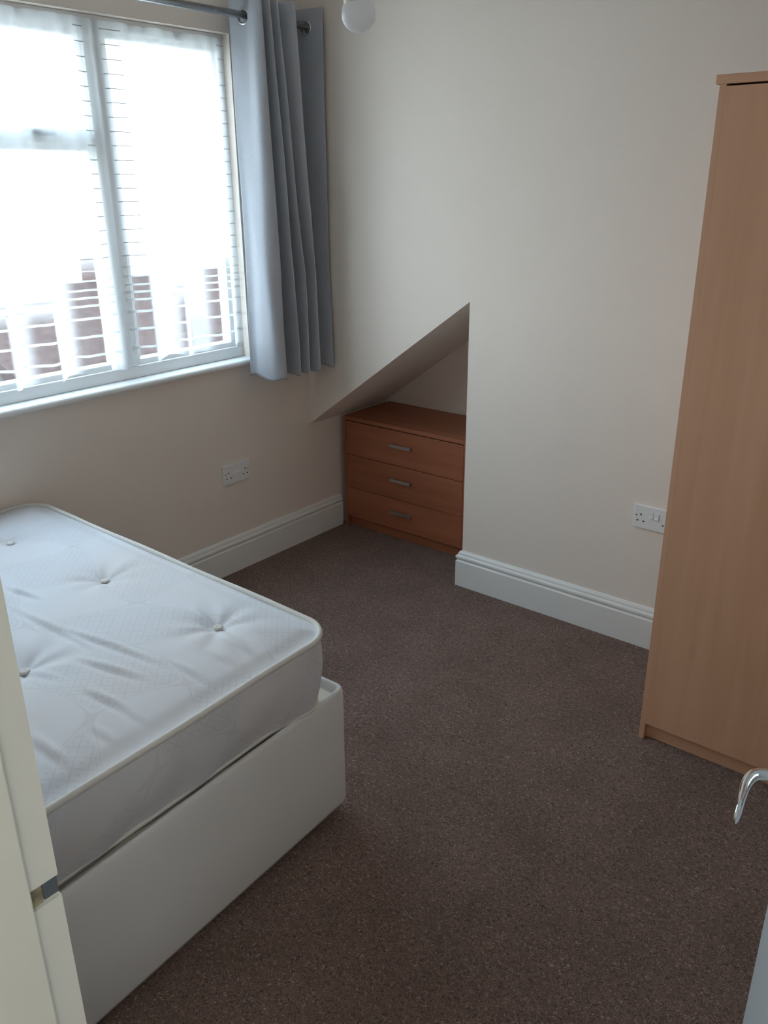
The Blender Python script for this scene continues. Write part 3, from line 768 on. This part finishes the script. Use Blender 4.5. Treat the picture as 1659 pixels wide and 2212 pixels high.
bm = bmesh.new(); tube(bm, [(0.0, 0.0, -0.02), (0.0, -0.002, -0.2), (-0.006, -0.008, bl.z-H+0.12)], 0.003, 10); link('cord', bm, M['plastic'], lp, smooth=True)
bm = bmesh.new(); lathe(bm, [(0, -0.03), (0.02, -0.03), (0.045, -0.018), (0.048, 0), (0, 0)], (0, 0, 0), 32); link('ceiling_rose', bm, M['plastic'], lp, smooth=True)

# ------------------------------------------------------------------ door frame and door
ST = 0.012
fr = struct(empty('trim_1', (JX, DY1, 0)), 'cream painted door lining at the left edge, with a latch recess')
def fpart(name, bs, m, bevel=0.0015, lab=None):
    o = link(name, boxes(*[(a-JX, b-JX, c-DY1, d-DY1, e, f) for a, b, c, d, e, f in bs]), m, fr, bevel=bevel)
    if lab: o['label'] = lab
    return o
# jamb with a real recess for the latch
kz0, kz1 = 0.982, 1.006
bm = bmesh.new()
fpart('door_lining', [(JX-0.03, JX, DY0, DY1, 0, kz0), (JX-0.03, JX, DY0, DY1, kz1, 2.03), (JX-0.03, JX, DY0, -2.4495, kz0, kz1), (JX-0.03, JX-0.005, -2.4495, DY1, kz0, kz1),
                      (HX, HX+0.03, DY0, DY1, 0, 2.03), (JX-0.03, HX+0.03, DY0, DY1, 2.0, 2.03)], M['jamb'], bevel=0.0)
fpart('door_stop', [(JX, JX+ST, DY0+0.03, -2.4515, 0, 2.0), (HX-ST, HX, DY0+0.03, -2.466, 0, 2.0), (JX, HX, DY0+0.03, -2.4515, 2.0-ST, 2.0)], M['jamb'], 0.002)
fpart('latch_recess', [(JX-0.0048, JX-0.0035, -2.4488, -2.4355, kz0+0.001, kz1-0.001)], M['rawwood'], 0.0, 'bare wood showing in the latch recess')
fpart('strike_plate', [(JX-0.0049, JX-0.002, -2.4353, -2.4205, kz0+0.003, kz1-0.002)], M['darkmetal'], 0.001, 'worn metal strike plate')

hinge = Vector((2.690, -2.420)); free = Vector((2.5125, -1.800)); dd = (free-hinge); L = dd.length; ang = math.atan2(dd.y, dd.x)
dr = struct(empty('door_1', (hinge.x, hinge.y, 0.0), ang), 'white painted door with dimness in its colour standing open at the lower right edge')
# local: x from hinge to free edge; +y is the side facing the doorway and camera
M['doorpaint'] = mat('dimmed_white_gloss_paint', (0.46, 0.51, 0.54), 0.4, bump=0.05, bscale=60)  # white paint greyed, with the dim light put into its base colour
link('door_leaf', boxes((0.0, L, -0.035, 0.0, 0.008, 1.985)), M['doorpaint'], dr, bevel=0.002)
R2 = Matrix.Rotation(-ang, 2)
def dl(x, y, z):
    q = R2 @ (Vector((x, y))-hinge); return Vector((q.x, q.y, z))
hw = [(2.488, -1.8640), (2.4835, -1.8705), (2.482, -1.883), (2.483, -1.898), (2.4855, -1.913), (2.488, -1.928), (2.490, -1.942), (2.491, -1.9515)]
pth = [dl(x, y, 1.0) for x, y in hw]
sp = Vector((pth[0].x+0.002, 0.0, 1.0))
path = [Vector((sp.x, 0.0, 1.0)), Vector((sp.x, 0.012, 1.0)), Vector((sp.x, pth[0].y-0.008, 1.0))]+pth
rads = [(0.0075, 0.0075)]*2+[(0.0065, 0.0065)]*2+[(0.0065, 0.007), (0.006, 0.0075), (0.0055, 0.0075), (0.005, 0.0085), (0.0046, 0.0115), (0.0042, 0.0125), (0.0024, 0.007)]
bm = bmesh.new(); tube(bm, path, rads, 20)
hd = link('door_handle', bm, M['chrome'], dr, smooth=True); hd['label'] = 'chrome lever handle'
sm = hd.modifiers.new('sub', 'SUBSURF'); sm.levels = 2; sm.render_levels = 2
bm = bmesh.new(); lathe(bm, [(0, 0), (0.026, 0), (0.026, 0.006), (0.022, 0.009), (0, 0.009)], (sp.x, 0.0, 1.0), 40, Matrix.Rotation(math.radians(-90), 4, 'X')); ro = link('handle_rose', bm, M['chrome'], dr, smooth=True)
ro.modifiers.new('es', 'EDGE_SPLIT')
